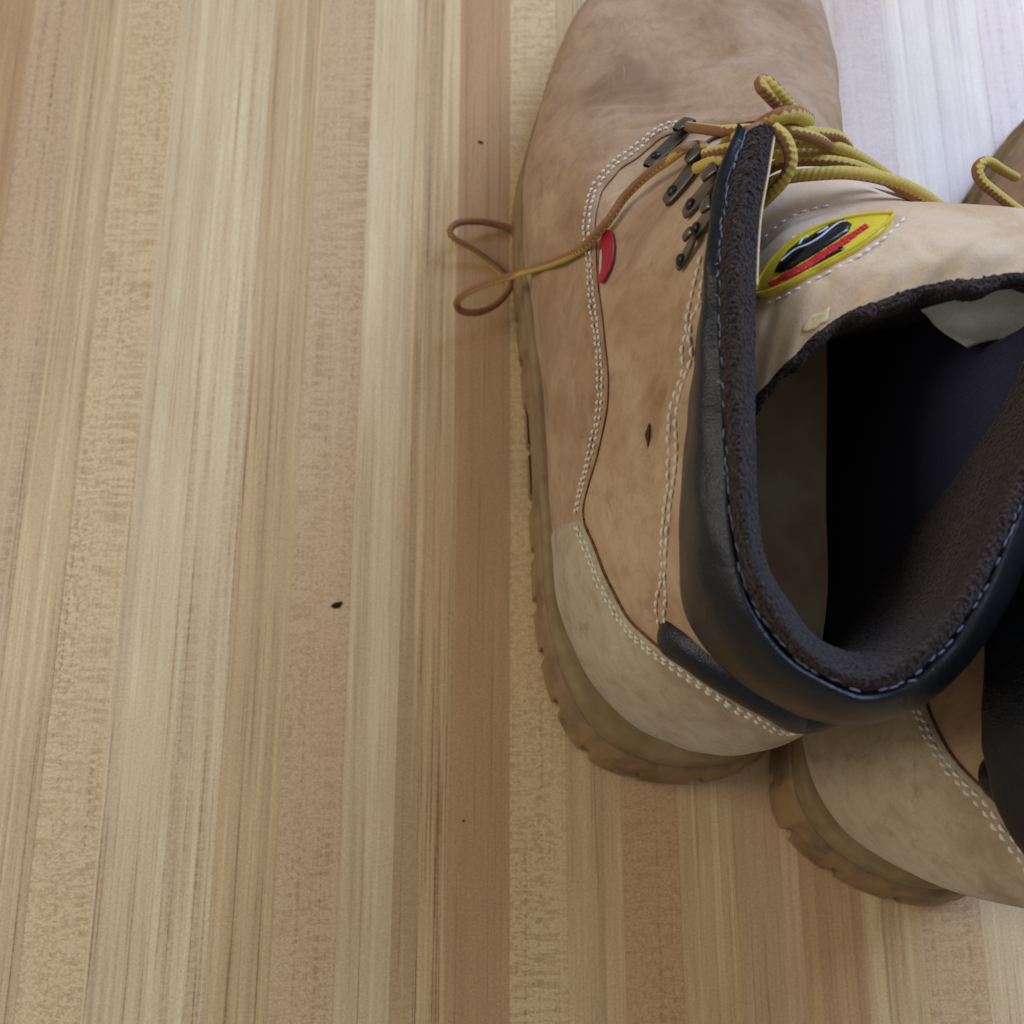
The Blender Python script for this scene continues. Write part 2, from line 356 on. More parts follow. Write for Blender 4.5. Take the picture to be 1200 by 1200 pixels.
GG = np.array([s[5] for s in ST], float)
def S0(a, t):
    a = np.asarray(a, float); t = np.asarray(t, float)
    a, t = np.broadcast_arrays(a, t); sh = a.shape; a = a.ravel(); t = t.ravel()
    c = cr(CT, a, True)                                             # [n,5,3]
    x = t*4; i = np.clip(np.floor(x).astype(int), 0, 3); f = (x-i)[:, None]
    e = np.concatenate([2*c[:, :1]-c[:, 1:2], c, 2*c[:, -1:]-c[:, -2:-1]], 1); r = np.arange(len(a))
    p0, p1, p2, p3 = e[r, i], e[r, i+1], e[r, i+2], e[r, i+3]
    o = .5*((2*p1)+(p2-p0)*f+(2*p0-5*p1+4*p2-p3)*f*f+(3*p1-p0-3*p2+p3)*f**3)
    return o.reshape(sh+(3,))
def NRM(a, t, e=.02):
    da = S0(np.asarray(a)+e, t)-S0(np.asarray(a)-e, t); dt = S0(a, np.asarray(t)+e*.25)-S0(a, np.asarray(t)-e*.25)
    n = np.cross(dt, da); return n/(np.linalg.norm(n, axis=-1, keepdims=True)+1e-9)
_ga = np.linspace(0, N, N*16, endpoint=False); _gt = np.linspace(0, 1, 50)
_G = S0(_ga[:, None], _gt[None, :])
_chk = NRM(np.array([4.0]), np.array([.4]))[0]
NS = -1.0 if _chk[0] > 0 else 1.0
def Nn(a, t): return NRM(a, t)*NS
BV = BVHTree.FromPolygons(_G.reshape(-1, 3).tolist(), gridfaces(len(_ga), len(_gt), True))
def pick(u, v):
    """(a,t) of the upper's surface seen at that place of the photo"""
    d = ray(u, v); h = BV.ray_cast(Vector(CAM), Vector(d))
    if h[0] is None: return None
    i, j = divmod(h[2], len(_gt)-1); a, t = _ga[i], _gt[j]
    for _ in range(4):
        b = proj(S0(a, t)); J = np.stack([(proj(S0(a+.01, t))-b)/.01, (proj(S0(a, t+.003))-b)/.003], 1)
        try: s = np.linalg.solve(J, np.array([u, v])-b)
        except Exception: break
        a += np.clip(s[0], -.2, .2); t += np.clip(s[1], -.05, .05)
    return a, t
def P3(u, v, off=0.):
    q = pick(u, v)
    if q is None: return P(u, v, 4)
    return S0(*q)+Nn(*q)*off
# creases and folds of the worn leather: (photo polyline, width, depth)
CRE = [([(806, 370), (792, 410), (778, 450), (763, 490), (760, 530), (762, 570), (768, 620)], .10, -.13), ([(786, 400), (770, 440), (750, 480), (742, 500)], .12, .07), ([(838, 330), (815, 380), (800, 440), (790, 500), (786, 560)], .13, .07), ([(822, 350), (800, 400), (785, 460)], .09, -.07), ([(735, 560), (742, 620), (760, 690), (775, 740)], .14, -.07), ([(700, 560), (712, 630), (745, 700)], .35, .06), ([(650, 330), (662, 420), (655, 520)], .4, -.05),([(828, 385), (790, 450), (762, 515), (770, 560), (768, 640), (784, 720)], .30, -.13), ([(850, 330), (815, 430), (795, 520)], .25, .10),
       ([(755, 360), (745, 470), (752, 560), (745, 650), (765, 730)], .5, .12), ([(800, 300), (770, 360), (735, 440)], .3, -.08),
       ([(690, 128), (740, 124), (800, 118), (870, 112)], .16, -.06), ([(700, 142), (760, 134), (830, 128), (890, 118)], .14, -.05),
       ([(720, 156), (770, 148), (840, 140)], .16, -.06), ([(740, 112), (800, 104), (880, 98)], .2, -.05), ([(760, 170), (800, 150), (860, 143)], .35, .12),
       ([(760, 610), (740, 680), (770, 745)], .2, -.06), ([(800, 70), (880, 60), (940, 80)], .5, -.1), ([(640, 180), (665, 300), (668, 400)], .6, -.05)]
CREP = []
for pl, wd, dp in CRE:
    pts = [S0(*q) for q in (pick(*p_) for p_ in pl) if q is not None]
    if len(pts) > 1: CREP.append((smooth_path(pts, .06)[0], wd, dp))
def disp(p):
    sh = p.shape[:-1]; q = p.reshape(-1, 3); d = np.zeros(len(q))
    for path, wd, dp in CREP:
        m = np.full(len(q), 1e9); lo = path.min(0)-3*wd; hi = path.max(0)+3*wd
        sel = np.all((q > lo) & (q < hi), 1)
        if not sel.any(): continue
        qs = q[sel]; mi = np.empty(len(qs), int); mm = np.empty(len(qs))
        for c0 in range(0, len(qs), 4000):
            dd = ((qs[c0:c0+4000, None]-path[None])**2).sum(2); mi[c0:c0+4000] = dd.argmin(1); mm[c0:c0+4000] = np.sqrt(dd.min(1))
        env = np.sin(math.pi*np.clip((mi+.5)/len(path), 0, 1))**.5
        d[sel] += 1.5*dp*env*np.exp(-(mm/wd)**2)
    x, y, z = q.T
    d += .035*np.sin(1.1*x+.7*y+.5*z)*np.sin(.9*y-1.3*z+1)+.018*np.sin(2.3*x-1.9*y+2.2*z+2)
    return d.reshape(sh)
def S(a, t, off=0.):
    p = S0(a, t); return p+Nn(a, t)*(disp(p)+off)[..., None]
def pickd(u, v):
    q = pick(u, v)
    if q is None: return None
    a, t = q
    for _ in range(8):
        b = proj(S(np.array(a), np.array(t))); r_ = np.array([u, v])-b
        if np.linalg.norm(r_) < .3: break
        J = np.stack([(proj(S0(a+.01, t))-proj(S0(a, t)))/.01, (proj(S0(a, t+.003))-proj(S0(a, t)))/.003], 1)
        try: s_ = np.linalg.solve(J, r_)
        except Exception: break
        a += np.clip(s_[0], -.1, .1)*.7; t += np.clip(s_[1], -.03, .03)*.7
    return a, t
# seam between lower panels (vamp, counter) and the quarter
cpx = [(900, 833), (850, 806), (800, 772), (757, 742), (722, 700), (702, 650), (686, 608)]
vpx = [(684, 596), (700, 540), (712, 480), (714, 430), (706, 370), (700, 320), (698, 270), (706, 225), (728, 197), (762, 174), (795, 158)]
ca = [(0., .70)]+sorted(q for q in map(lambda p_: pick(*p_), cpx) if q)
va = sorted(q for q in map(lambda p_: pick(*p_), vpx) if q)
A1 = ca[-1][0]
print('counter', [(round(a, 2), round(t, 2)) for a, t in ca]); print('vamp', [(round(a, 2), round(t, 2)) for a, t in va])
ca = [c for c in ca if c[0] <= A1]
sa = np.array([c[0] for c in ca]+[A1+.06]+[v_[0] for v_ in va if v_[0] > A1+.12]+[8.9, 9.3]); st_ = np.array([c[1] for c in ca]+[va[0][1]]+[v_[1] for v_ in va if v_[0] > A1+.12]+[1., 1.])
o_ = np.argsort(sa); sa = sa[o_]; st_ = np.clip(st_[o_], .05, 1)
def ts(a):
    a = np.asarray(a, float) % N; a = np.where(a > TOE, N-a, a)
    k_ = np.linspace(-.12, .12, 7)
    v_ = sum(np.interp(np.abs(a+e), sa, st_) for e in k_)/7
    return v_
def sym(a): a = a % N; return N-a if a > TOE else a
# ---------------------------------------------------------------- collar sections seen in the photo: outer foot O, bulge B, rim seam R, crown M, inner I, down D
CO = [
 ((870, 172, 13.4), (871, 165, 14.0), (877, 154, 14.7), (893, 145, 14.9), (907, 152, 14.6), (912, 176, 13)),
 ((846, 215, 13.2), (848, 212, 14.0), (858, 205, 14.8), (880, 200, 15.1), (899, 200, 14.7), (905, 222, 12.6)),
 ((832, 262, 13.1), (835, 260, 14.0), (847, 258, 14.8), (868, 252, 15.15), (889, 260, 14.6), (900, 270, 12)),
 ((824, 335, 12.9), (826, 332, 14.0), (843, 330, 14.9), (864, 325, 15.25), (885, 335, 14.5), (900, 340, 11)),
 ((813, 420, 12.5), (814, 418, 13.8), (845, 415, 14.9), (866, 412, 15.2), (884, 425, 14.4), (905, 430, 10.6)),
 ((802, 520, 12.1), (805, 515, 13.6), (850, 512, 14.9), (868, 512, 15.2), (885, 522, 14.3), (908, 530, 10.4)),
 ((795, 620, 11.6), (799, 612, 13.3), (857, 605, 14.8), (874, 602, 15.1), (889, 612, 14.2), (915, 610, 10.4)),
 ((796, 700, 11.1), (804, 702, 12.9), (872, 680, 14.7), (888, 672, 15.0), (902, 668, 14.0), (930, 660, 10.4)),
 ((826, 757, 11.0), (834, 762, 12.8), (896, 728, 14.6), (912, 716, 14.8), (925, 706, 13.8), (955, 690, 10.4)),
 ((876, 803, 11.0), (882, 808, 12.7), (932, 770, 14.5), (942, 757, 14.7), (951, 742, 13.6), (975, 715, 10.4)),
 ((945, 838, 11.2), (950, 841, 12.6), (982, 800, 14.5), (984, 785, 14.6), (984, 762, 13.5), (990, 735, 10.4)),
 ((1010, 846, 11.2), (1012, 848, 12.7), (1020, 809, 14.5), (1020, 792, 14.6), (1018, 766, 13.4), (1012, 738, 10.4)),
 ((1070, 825, 11.3), (1070, 831, 12.8), (1068, 791, 14.6), (1062, 773, 14.7), (1054, 748, 13.5), (1040, 724, 10.5)),
 ((1118, 782, 11.4), (1122, 787, 13.0), (1112, 748, 14.7), (1102, 732, 14.8), (1090, 712, 13.6), (1068, 690, 10.6)),
 ((1157, 727, 11.6), (1162, 731, 13.2), (1150, 690, 14.8), (1138, 677, 14.9), (1122, 662, 13.8), (1096, 650, 10.7)),
 ((1192, 660, 11.9), (1199, 655, 13.5), (1182, 620, 14.9), (1168, 610, 15.0), (1150, 600, 14.0), (1120, 600, 10.8)),
 ((1232, 580, 12.2), (1243, 570, 13.8), (1217, 545, 15.0), (1202, 538, 15.1), (1184, 530, 14.2), (1140, 540, 11)),
 ((1268, 480, 12.5), (1280, 470, 14.0), (1252, 455, 15.0), (1236, 450, 15.1), (1218, 446, 14.3), (1160, 460, 11)),
 ((1284, 380, 12.7), (1296, 372, 14.0), (1272, 365, 14.9), (1256, 362, 15.0), (1240, 362, 14.3), (1185, 380, 11.5)),
 ((1276, 300, 12.6), (1287, 294, 13.6), (1267, 292, 14.4), (1253, 292, 14.5), (1239, 296, 13.9), (1192, 312, 12)),
 ((1236, 262, 11.8), (1242, 258, 12.4), (1232, 257, 13.0), (1222, 258, 13.1), (1214, 262, 12.7), (1208, 276, 11.5)),
]
COL3 = np.array([[P(*q) for q in row] for row in CO])
ORG = (5.6, 0.0, 0.0)

def arc_param(fn, a0, a1, step):
    """samples a along a curve fn(a) at equal arc steps"""
    aa = np.linspace(a0, a1, 1600); p = fn(aa); d = np.r_[0, np.cumsum(np.linalg.norm(np.diff(p, axis=0), axis=1))]
    n = int(d[-1]/step); return np.interp(np.linspace(0, d[-1], n+1), d, aa)
def t_back(a, d):
    """t of the point that lies d cm below the seam"""
    t1 = ts(a); e = .01; sp_ = np.linalg.norm(S0(a, t1)-S0(a, t1-e), axis=-1)/e
    return t1-d/sp_

def build_boot(root, L, main=True):
    # ---- outsole with lugs
    aa = np.linspace(0, N, 1100, endpoint=False)
    g = cr(GG, aa, True); f = S0(aa, np.zeros(len(aa)))[:, :2]
    arc = np.r_[0, np.cumsum(np.linalg.norm(np.diff(g, axis=0), axis=1))]
    out = g-f; out /= np.linalg.norm(out, axis=1)[:, None]
    ph = (arc/1.75) % 1.0; jit = .5+.5*np.sin(arc*1.7)
    lug = .85*np.clip((ph-.74)/.05, 0, 1)*np.clip((1-ph)/.05, 0, 1)              # notch between lugs
    y = g[:, 1]; arch = np.clip((y-9.3)/.5, 0, 1)*np.clip((13.2-y)/.8, 0, 1)
    toe = np.clip((y-24)/9, 0, 1)**2
    zb = arch*.75+toe*.6
    rings = []
    def ring(k_, dout, z): 
        p = f+(g-f)*k_+out*(dout if np.ndim(dout) == 0 else dout[:, None]); rings.append(np.c_[p, np.broadcast_to(z, len(aa))])
    ring(.2, -.3, zb+.3); ring(.9, -.25, zb+.02)
    ring(1., -.06-.3*lug, zb+.0); ring(1., .0-.32*lug, zb+.08); ring(1., .02-.3*lug+.015*jit, zb+.45); ring(.98, -.26*lug, zb+.8)
    ring(.95, -.1*lug, np.maximum(zb+.9, 1.0)); ring(.91, -.03*lug, 1.25); ring(.80, 0, 1.8); ring(.72, 0, 2.02); ring(.5, -.03, 2.08)
    sole = np.stack(rings, 1)
    o = grid('outsole', sole, M['gum'], root, L, cu=True)
    rings = []
    ring(.50, -.05, 2.05); ring(.60, 0, 2.12); ring(.59, .0, 2.3); ring(.52, .0, 2.78); ring(.46, -.01, 2.9); ring(.35, -.02, 2.95); ring(.05, 0, 2.93); ring(-.3, 0, 2.9)
    grid('welt', np.stack(rings, 1), M['welt'], root, L, cu=True)
    # bottom tread
    b = f+(g-f)*.55; cen = b.mean(0); V = np.vstack([np.c_[b, zb+.25], [[*cen, .3]]]); Fc = [[len(b), i, (i+1) % len(b)] for i in range(len(b))]
    mesh('tread', V, Fc, M['gum'], root, L)
    # ---- quarter (whole upper below the overlays), raw edge at the facing
    A = np.linspace(0, N, 1100, endpoint=False)
    tt = np.r_[np.linspace(-.01, 1, 100)]
    pts = S(A[:, None], tt[None, :])
    n1 = Nn(A, np.ones(len(A)))
    e1 = pts[:, -1]-n1*.10; e2 = S(A, np.full(len(A), .985), -.16)
    pts = np.concatenate([pts, e1[:, None], e2[:, None]], 1)
    nv = pts.shape[1]; midx = np.zeros((len(A), nv-1), np.int32); midx[:, -2:] = 1
    grid('quarter', pts, [M['quarter'], M['edge']], root, L, cu=True, midx=midx.ravel())
    # lining
    tl = np.linspace(.985, 0, 50)
    lp = np.stack([S0(A, np.full(len(A), t_))-Nn(A, np.full(len(A), t_))*(.2+.2*min(1, (.985-t_)*8)*min(1, t_*1.6)) for t_ in tl], 1)
    grid('lining', lp, M['lining'], root, L, cu=True, flip=True)
    # footbed
    fb = S0(aa, np.full(len(aa), .18))-Nn(aa, np.full(len(aa), .18))*.3; cen = fb.mean(0); rr = []
    for k_ in np.linspace(1.0, .02, 12):
        q = cen+(fb-cen)*k_; q[:, 2] = 5.0-1.5*np.clip((q[:, 1]-14)/7, 0, 1)+.3*k_**4*np.clip((16-q[:, 1])/4, 0, 1); rr.append(q)
    grid('footbed', np.stack(rr, 1), M['footbed'], root, L, cu=True, flip=True)
    # ---- overlays
    def overlay(name, a0, a1, mat, off, ends=(False, False)):
        A = np.linspace(a0, a1, int(abs(a1-a0)*36)); T1 = ts(A); nt = 70
        k_ = np.linspace(0, 1, nt); Tg = -.02+(T1[:, None]+.02)*k_[None, :]
        offg = np.full(Tg.shape, off)
        dist = (1-k_)[None, :]*T1[:, None]*12.0                              # cm from the edge, roughly
        offg = off*(1-.45*np.exp(-(dist/.10)**2))
        groove = .03*np.exp(-((dist-.33)/.12)**2); offg = offg-groove
        for e_, sgn in ((ends[0], 0), (ends[1], 1)):
            if e_:
                ga = np.abs(A-(a0 if sgn == 0 else a1)); offg = offg*(1-.5*np.exp(-(ga/.05)**2))[:, None]
        pts = S(A[:, None], Tg, offg)
        ed1 = S(A, T1, off*.35); ed2 = S(A, T1+.001, -.03)
        pts = np.concatenate([pts, ed1[:, None], ed2[:, None]], 1)
        if ends[0]: pts = np.concatenate([S(A[:1], Tg[0], -.04)[None] if False else np.concatenate([S(np.full(nt, A[0]-.004), Tg[0], -.04), pts[0, -2:]])[None], pts], 0)
        if ends[1]: pts = np.concatenate([pts, np.concatenate([S(np.full(nt, A[-1]+.004), Tg[-1], -.04), pts[-1, -2:]])[None]], 0)
        nu, nv = pts.shape[:2]; midx = np.zeros((nu-1, nv-1), np.int32); midx[:, -2:] = 1
        if ends[0]: midx[0] = 1
        if ends[1]: midx[-1] = 1
        return grid(name, pts, [mat, M['edge']], root, L, midx=midx.ravel())
    overlay('vamp', A1-.05, N-A1+.05, M['vamp'], .10)
    overlay('heel_counter', -A1, A1, M['counter'], .17, (True, True))
    # ---- stitching on the seams
    segs = []
    def run(a0, a1, d, off, step=.26, gap=.8):
        fn = lambda x: S0(x, t_back(x, d))
        ar = arc_param(fn, a0, a1, step); tr = t_back(ar, d)
        p = S(ar, tr, off-.015); n = Nn(ar, tr)
        for i in range(len(ar)-1): 
            j = rng.normal(0, .012, 3); segs.append((p[i]+(p[i+1]-p[i])*.06+j, p[i]+(p[i+1]-p[i])*gap+j, n[i]))
    for s_ in (1, -1):
        for d in (.22, .46): 
            a0, a1 = (0.0, A1-.05); run(s_*a0, s_*a1, d, .15)
            a0, a1 = (A1+.06, 8.75)
            if s_ > 0: run(a0, a1, d, .09, .21)
            else: run(N-a0, N-a1, d, .09, .21)
    stitches('seam_stitching', segs, M['thread'], root, L, .055)
    # ---- collar
    u = np.linspace(0, len(COL3)-1, 520)
    sec = cr(COL3, u)                                                       # [n,6,3]
    inward = sec[:, 4]-sec[:, 0]; inward[:, 2] = 0; inward /= np.linalg.norm(inward, axis=1)[:, None]
    foot = sec[:, 0]+inward*.25+np.array([0, 0, -.35])
    def loft(rows, n): 
        c = np.swapaxes(np.stack(rows, 1), 0, 1); return np.swapaxes(cr(c, np.linspace(0, len(rows)-1, n)), 0, 1)
    mid = (sec[:, 1]+sec[:, 2])/2-inward*.28+np.array([0, 0, .22]); lowb = (sec[:, 0]+sec[:, 1])/2-inward*.05
    s_in = sec[:, 2]+inward*.12+np.array([0, 0, -.06])
    cw = np.clip((7.0-sec[:, 2, 1])/4., 0, 1)[:, None]; crest = sec[:, 2]-inward*(.10+.14*cw)+np.array([0, 0, -.02])+cw*np.array([0, 0, .10])
    lea = loft([foot, sec[:, 0], lowb, sec[:, 1], mid, crest, sec[:, 2]+np.array([0, 0, -.05]), s_in+np.array([0, 0, -.1])], 56)
    q = lea.reshape(-1, 3); x, y, z = q.T
    wr = .007*np.sin(9*x+5*y)*np.sin(2.1*y-4.2*x)*np.clip((z-13.6), 0, 1)+.03*np.sin(3.1*y+1.7*x)*np.sin(2.2*z+.8*x)+.018*np.sin(6*x+3*y)*np.sin(4*z)
    q += wr[:, None]*np.array([-.6, -.3, .5])
    grid('collar', q.reshape(lea.shape), M['black'], root, L, flip=False)
    down = sec[:, 4]+inward*.22+np.array([0, 0, -3.4])
    fab = loft([sec[:, 2]+inward*.03+np.array([0, 0, -.1]), sec[:, 2]+np.array([0, 0, .03]), sec[:, 3], sec[:, 4], sec[:, 4]+inward*.14+np.array([0, 0, -.9]), down, down+np.array([0, 0, -4.5])-inward*.3], 60)
    fab = np.repeat(fab, 2, axis=0)[:-1]; fab[1::2] = (fab[:-1:2]+fab[2::2])/2
    nr = rng.normal(0, 1, fab.shape[:2]); nr = (nr+np.roll(nr, 1, 0)+np.roll(nr, 1, 1))/1.7
    nr[:, -4:] *= .2
    fab = fab+nr[..., None]*.016*np.array([.3, .3, 1.])
    grid('collar_cuff', fab, M['terry'], root, L)
    # end caps of the collar roll at both facings
    for e_ in (0, -1):
        ringp = np.vstack([lea[e_], fab[e_][3:]]); c = ringp.mean(0)
        V = np.vstack([ringp, c[None]]); n_ = len(ringp); mesh('collar_end', V, [[n_, i, i+1] for i in range(n_-1)]+[[n_, n_-1, 0]], M['terry'], root, L)
    # rim thread, frayed
    segs = []; pr, s = resample(sec[:, 2]+np.array([0, 0, .05])-inward*.03, .2)
    i = 0
    while i < len(pr)-2:
        if rng.random() < .72:
            j = rng.normal(0, .03, 3); segs.append((pr[i]+j*.3, pr[i+1]+j, np.array([0, 0, 1.])))
        if rng.random() < .1:
            d = np.array([rng.normal(-.04, .07), rng.normal(.0, .08), .04]); segs.append((pr[i], pr[i]+d, np.array([0, 0, 1.])))
        i += 1
    stitches('rim_thread', segs, M['lint'], root, L, .017)
    # double row of cream stitches along the quarter's top edge
    segs = []
    for off_ in (0, 8.5):
        q_ = [pick(u_-off_, v_) for u_, v_ in [(832, 300), (821, 345), (811, 400), (802, 460), (796, 520), (789, 580), (784, 640), (779, 700), (781, 735)]]
        q_ = np.array([k_ for k_ in q_ if k_ is not None])
        for sg in (1, -1):
            if sg > 0: qq = smooth_path(q_, .004)[0]
            else:
                rows_ = COL3[11:18, 0]; gi = [int(np.argmin(np.linalg.norm(_G.reshape(-1, 3)-r_, axis=1))) for r_ in rows_]
                qq = smooth_path(np.array([(_ga[g_//len(_gt)], _gt[g_ % len(_gt)]-(.045 if off_ == 0 else .075)) for g_ in gi]), .004)[0]
            P_ = S(qq[:, 0], qq[:, 1], .01); P_, _ = resample(P_, .27)
            for i in range(len(P_)-1):
                nd = np.array([-.85*sg, 0, .5]); j_ = rng.normal(0, .01, 3)
                segs.append((P_[i]+j_, P_[i]+(P_[i+1]-P_[i])*.86+j_, nd))
    stitches('collar_stitching', segs, M['thread'], root, L, .052)
    # lower ankle pad between collar and counter
    av = np.linspace(-2.15, 2.15, 60); pv = S0(av, ts(av)+.075)+Nn(av, ts(av))*(-.2)
    tube('ankle_pad', pv, .6, M['black'], root, L, 20, .15, taper=.5)
    return sec, inward

def tongue(root, L):
    rows = [
     [(5.0, 18.6, 8.2), (6.2, 19.0, 8.5), (7.8, 19.0, 8.6), (9.0, 18.2, 8.2), (9.8, 18.0, 7.2), (10.2, 17., 7.4)],
     [(5.0, 16.8, 9.8), (6.6, 16.6, 10.5), (8.0, 16.4, 10.7), (9.4, 16.0, 10.4), (10.3, 15.2, 10.4), (11, 14.5, 10)],
     [P(880, 290, 11.4), P(930, 250, 12.0), P(985, 241, 12.3), P(1060, 243, 12.6), P(1140, 246, 12.6), P(1230, 255, 12.0)],
     [P(880, 312, 12.3), P(922, 272, 12.9), P(985, 248, 13.2), P(1060, 237, 13.5), P(1140, 240, 13.6), P(1235, 250, 13.3)],
     [P(880, 345, 12.8), P(925, 305, 13.5), P(990, 280, 13.9), P(1065, 265, 14.2), P(1140, 263, 14.4), P(1240, 270, 14.0)],
     [P(878, 400, 12.9), P(925, 355, 13.7), P(990, 322, 14.2), P(1065, 303, 14.5), P(1140, 295, 14.7), P(1240, 296, 14.4)],
     [P(880, 476, 12.4), P(922, 430, 13.3), P(978, 380, 13.9), P(1062, 345, 14.3), P(1140, 330, 14.5), P(1240, 322, 14.3)],
    ]
    C = np.array([[np.array(q, float) for q in r] for r in rows])
    def ev(vv, uu):
        c = cr(C, vv); return np.stack([cr(c[i], uu) for i in range(len(vv))], 0)
    vv = np.linspace(0, 6, 120); uu = np.linspace(0, 5, 150)
    G = ev(vv, uu)
    VV, UU = np.meshgrid(vv, uu, indexing='ij')
    G[..., 2] += .05*np.sin(UU*3.1+VV*1.3)*np.sin(VV*2.1)+.05*np.exp(-((VV-4.7-.25*np.sin(UU*4))/.25)**2)*np.sin(UU*7)+.03*np.sin(UU*9+VV*4)*np.clip((VV-4.8), 0, 1)
    grid('tongue', G[:, ::-1], M['tongue'], root, L)
    # rolled dark lining along the tongue's top edge, then down inside
    e = G[-1]; inn = np.array([.12, -1., 0])
    wav = (.07*np.sin(uu*5.2)+.04*np.sin(uu*11))[:, None]
    prof = [(-.10, .02), (.03, .05), (.14, .0), (.2, -.16), (.16, -.45), (-.1, -1.4), (-1.0, -4.5), (-2.4, -8.)]
    rr = [e+inn*(a+(wav if 0 < a < .5 and b > -1 else 0))+np.array([0, 0, 1.])*b for a, b in prof]
    c = np.swapaxes(np.stack(rr, 1), 0, 1); rr = np.swapaxes(cr(c, np.linspace(0, len(prof)-1, 60)), 0, 1)
    rr = rr+rng.normal(0, .010, rr.shape[:2])[..., None]
    grid('tongue_lining', rr, M['terry'], root, L)
    bvt = BVHTree.FromPolygons(G.reshape(-1, 3).tolist(), gridfaces(*G.shape[:2]))
    def on(u, v, off=.0):
        h = bvt.ray_cast(Vector(CAM), Vector(ray(u, v)))
        if h[0] is None: p = P(u, v, 13.8); n = np.array([0, 0, 1.])
        else:
            p = np.array(h[0]); n = np.array(h[1]); n = n if n[2] > 0 else -n
        return p+n*off, n
    return on, G, e

def plate(name, outline, on, off, th, mat, root, L, dome=0., soft=2):
    """a raised piece of this outline lying on a surface"""
    o2 = []; n = len(outline)
    for i in range(n):
        a, b = np.array(outline[i], float), np.array(outline[(i+1) % n], float)
        m_ = max(1, int(np.linalg.norm(b-a)/(4 if soft else 2)))
        for k_ in range(m_): o2.append(a+(b-a)*k_/m_)
    O = np.array(o2)
    for _ in range(soft): O = (np.roll(O, 1, 0)+2*O+np.roll(O, -1, 0))/4
    c = O.mean(0); ringsv = []
    for k_, h in ((1.0, off-.05), (1.0, off+th*.6), (.97, off+th), (.7, off+th+dome*.5), (.35, off+th+dome*.9), (.02, off+th+dome)):
        ringsv.append([on(*(c+(q-c)*k_), h)[0] for q in O])
    pts = np.swapaxes(np.array(ringsv), 0, 1)
    return grid(name, pts, mat, root, L, cu=True)

boot = empty('work_boot', (ORG[0]*CM, 0, 0)); L1 = Local(ORG)
tag(boot, 'left boot of the pair, yellow tongue badge in view, lace trailing onto the table', 'boot', 'pair of tan work boots')
sec, inward = build_boot(boot, L1)
on, TG, TE = tongue(boot, L1)
tube('facing_binding', cr(sec[:, 4], np.linspace(4, 78, 16))+np.array([.03, 0, .0]), .035, M['scuff'], boot, L1, 8, .08)
# ---- badge on the tongue
badge = plate('tongue_badge', [(887, 346), (892, 330), (908, 306), (930, 284), (962, 268), (1000, 258), (1044, 254), (1049, 259), (1034, 275), (1004, 296), (965, 317), (925, 338), (900, 348), (889, 350)], on, .03, .10, M['yellow'], boot, L1)
def child_plate(name, ol, off, th, mat, dome=0., soft=1):
    return plate(name, ol, on, off, th, mat, badge, L1, dome, soft)
def rim_line(name, px, r, mat, off, parent):
    return tube(name, [on(u, v, off)[0] for u, v in px], r, mat, parent, L1, 8, .05)
rim_line('badge_rim', [(889, 346), (895, 329), (910, 307), (932, 286), (963, 270), (1000, 260), (1043, 256), (1044, 262), (1030, 274), (1002, 294), (963, 315), (924, 336), (900, 346), (890, 348)], .05, M['yellow'], .135, badge)
child_plate('black_emblem', [(912, 323), (917, 312), (927, 299), (938, 289), (946, 286), (958, 278), (975, 269), (990, 264), (999, 269), (995, 278), (982, 287), (968, 296), (950, 307), (932, 317), (918, 323)], .10, .09, M['black_print'], .05, 0)
for px in ([(920, 314), (934, 302), (948, 296), (962, 288), (972, 280), (984, 272), (993, 270)], [(938, 296), (943, 289), (948, 287)], [(958, 284), (966, 280), (970, 277)]):
    rim_line('emblem_highlight', px, .022, M['silver'], .255, badge)  # highlights on the black gloss, put in as pale raised lines
# red lettering band, built as a row of small raised strokes
k0, k1 = np.array([907., 337.]), np.array([1017., 271.]); nl = 15
for i in range(nl):
    a = k0+(k1-k0)*(i/nl); b = k0+(k1-k0)*((i+1.0)/nl); sag = 4.0*math.sin(math.pi*(i+.5)/nl); a = a+(0, sag*.8); b = b+(0, sag*.8)
    d = (b-a)/np.linalg.norm(b-a); nrm = np.array([-d[1], d[0]]); hgt = 3.0*math.sin(math.pi*(i+.9)/(nl+.8))**.5+rng.uniform(.1, 1.3)
    sk = d*1.0
    child_plate('red_letter', [tuple(a-nrm*hgt-sk), tuple(b-nrm*hgt-sk), tuple(b+nrm*hgt+sk), tuple(a+nrm*hgt+sk)], .10, .09, M['red_print'], 0., 0)
child_plate('black_underline', [(946, 319), (950, 315), (972, 304), (990, 294), (992, 297), (974, 307), (955, 317)], .10, .06, M['black_print'])
segs = []
for pl in ([(884, 345), (890, 328), (904, 305), (922, 286), (935, 276)], [(897, 357), (925, 345), (962, 325), (1004, 303), (1036, 281), (1062, 255)]):
    pp, _ = resample(np.array([on(u, v, .02)[0] for u, v in pl]), .24)
    for i in range(len(pp)-1): segs.append((pp[i], pp[i]+(pp[i+1]-pp[i])*.68, np.array([0, .2, 1.])))
pp, _ = resample(np.array([on(u, v, .02)[0] for u, v in [(893, 282), (915, 262), (940, 249), (975, 241)]]), .25)
for i in range(len(pp)-1): segs.append((pp[i], pp[i]+(pp[i+1]-pp[i])*.7, np.array([0, .3, 1.])))
stitches('badge_stitching', segs, M['white'], boot, L1, .034)
plate('peeled_patch', [(940, 391), (941, 380), (947, 375), (953, 368), (962, 368), (974, 358), (970, 369), (971, 377), (961, 379), (957, 386), (949, 387)], on, .015, .03, M['scuff'], boot, L1, 0., 1)
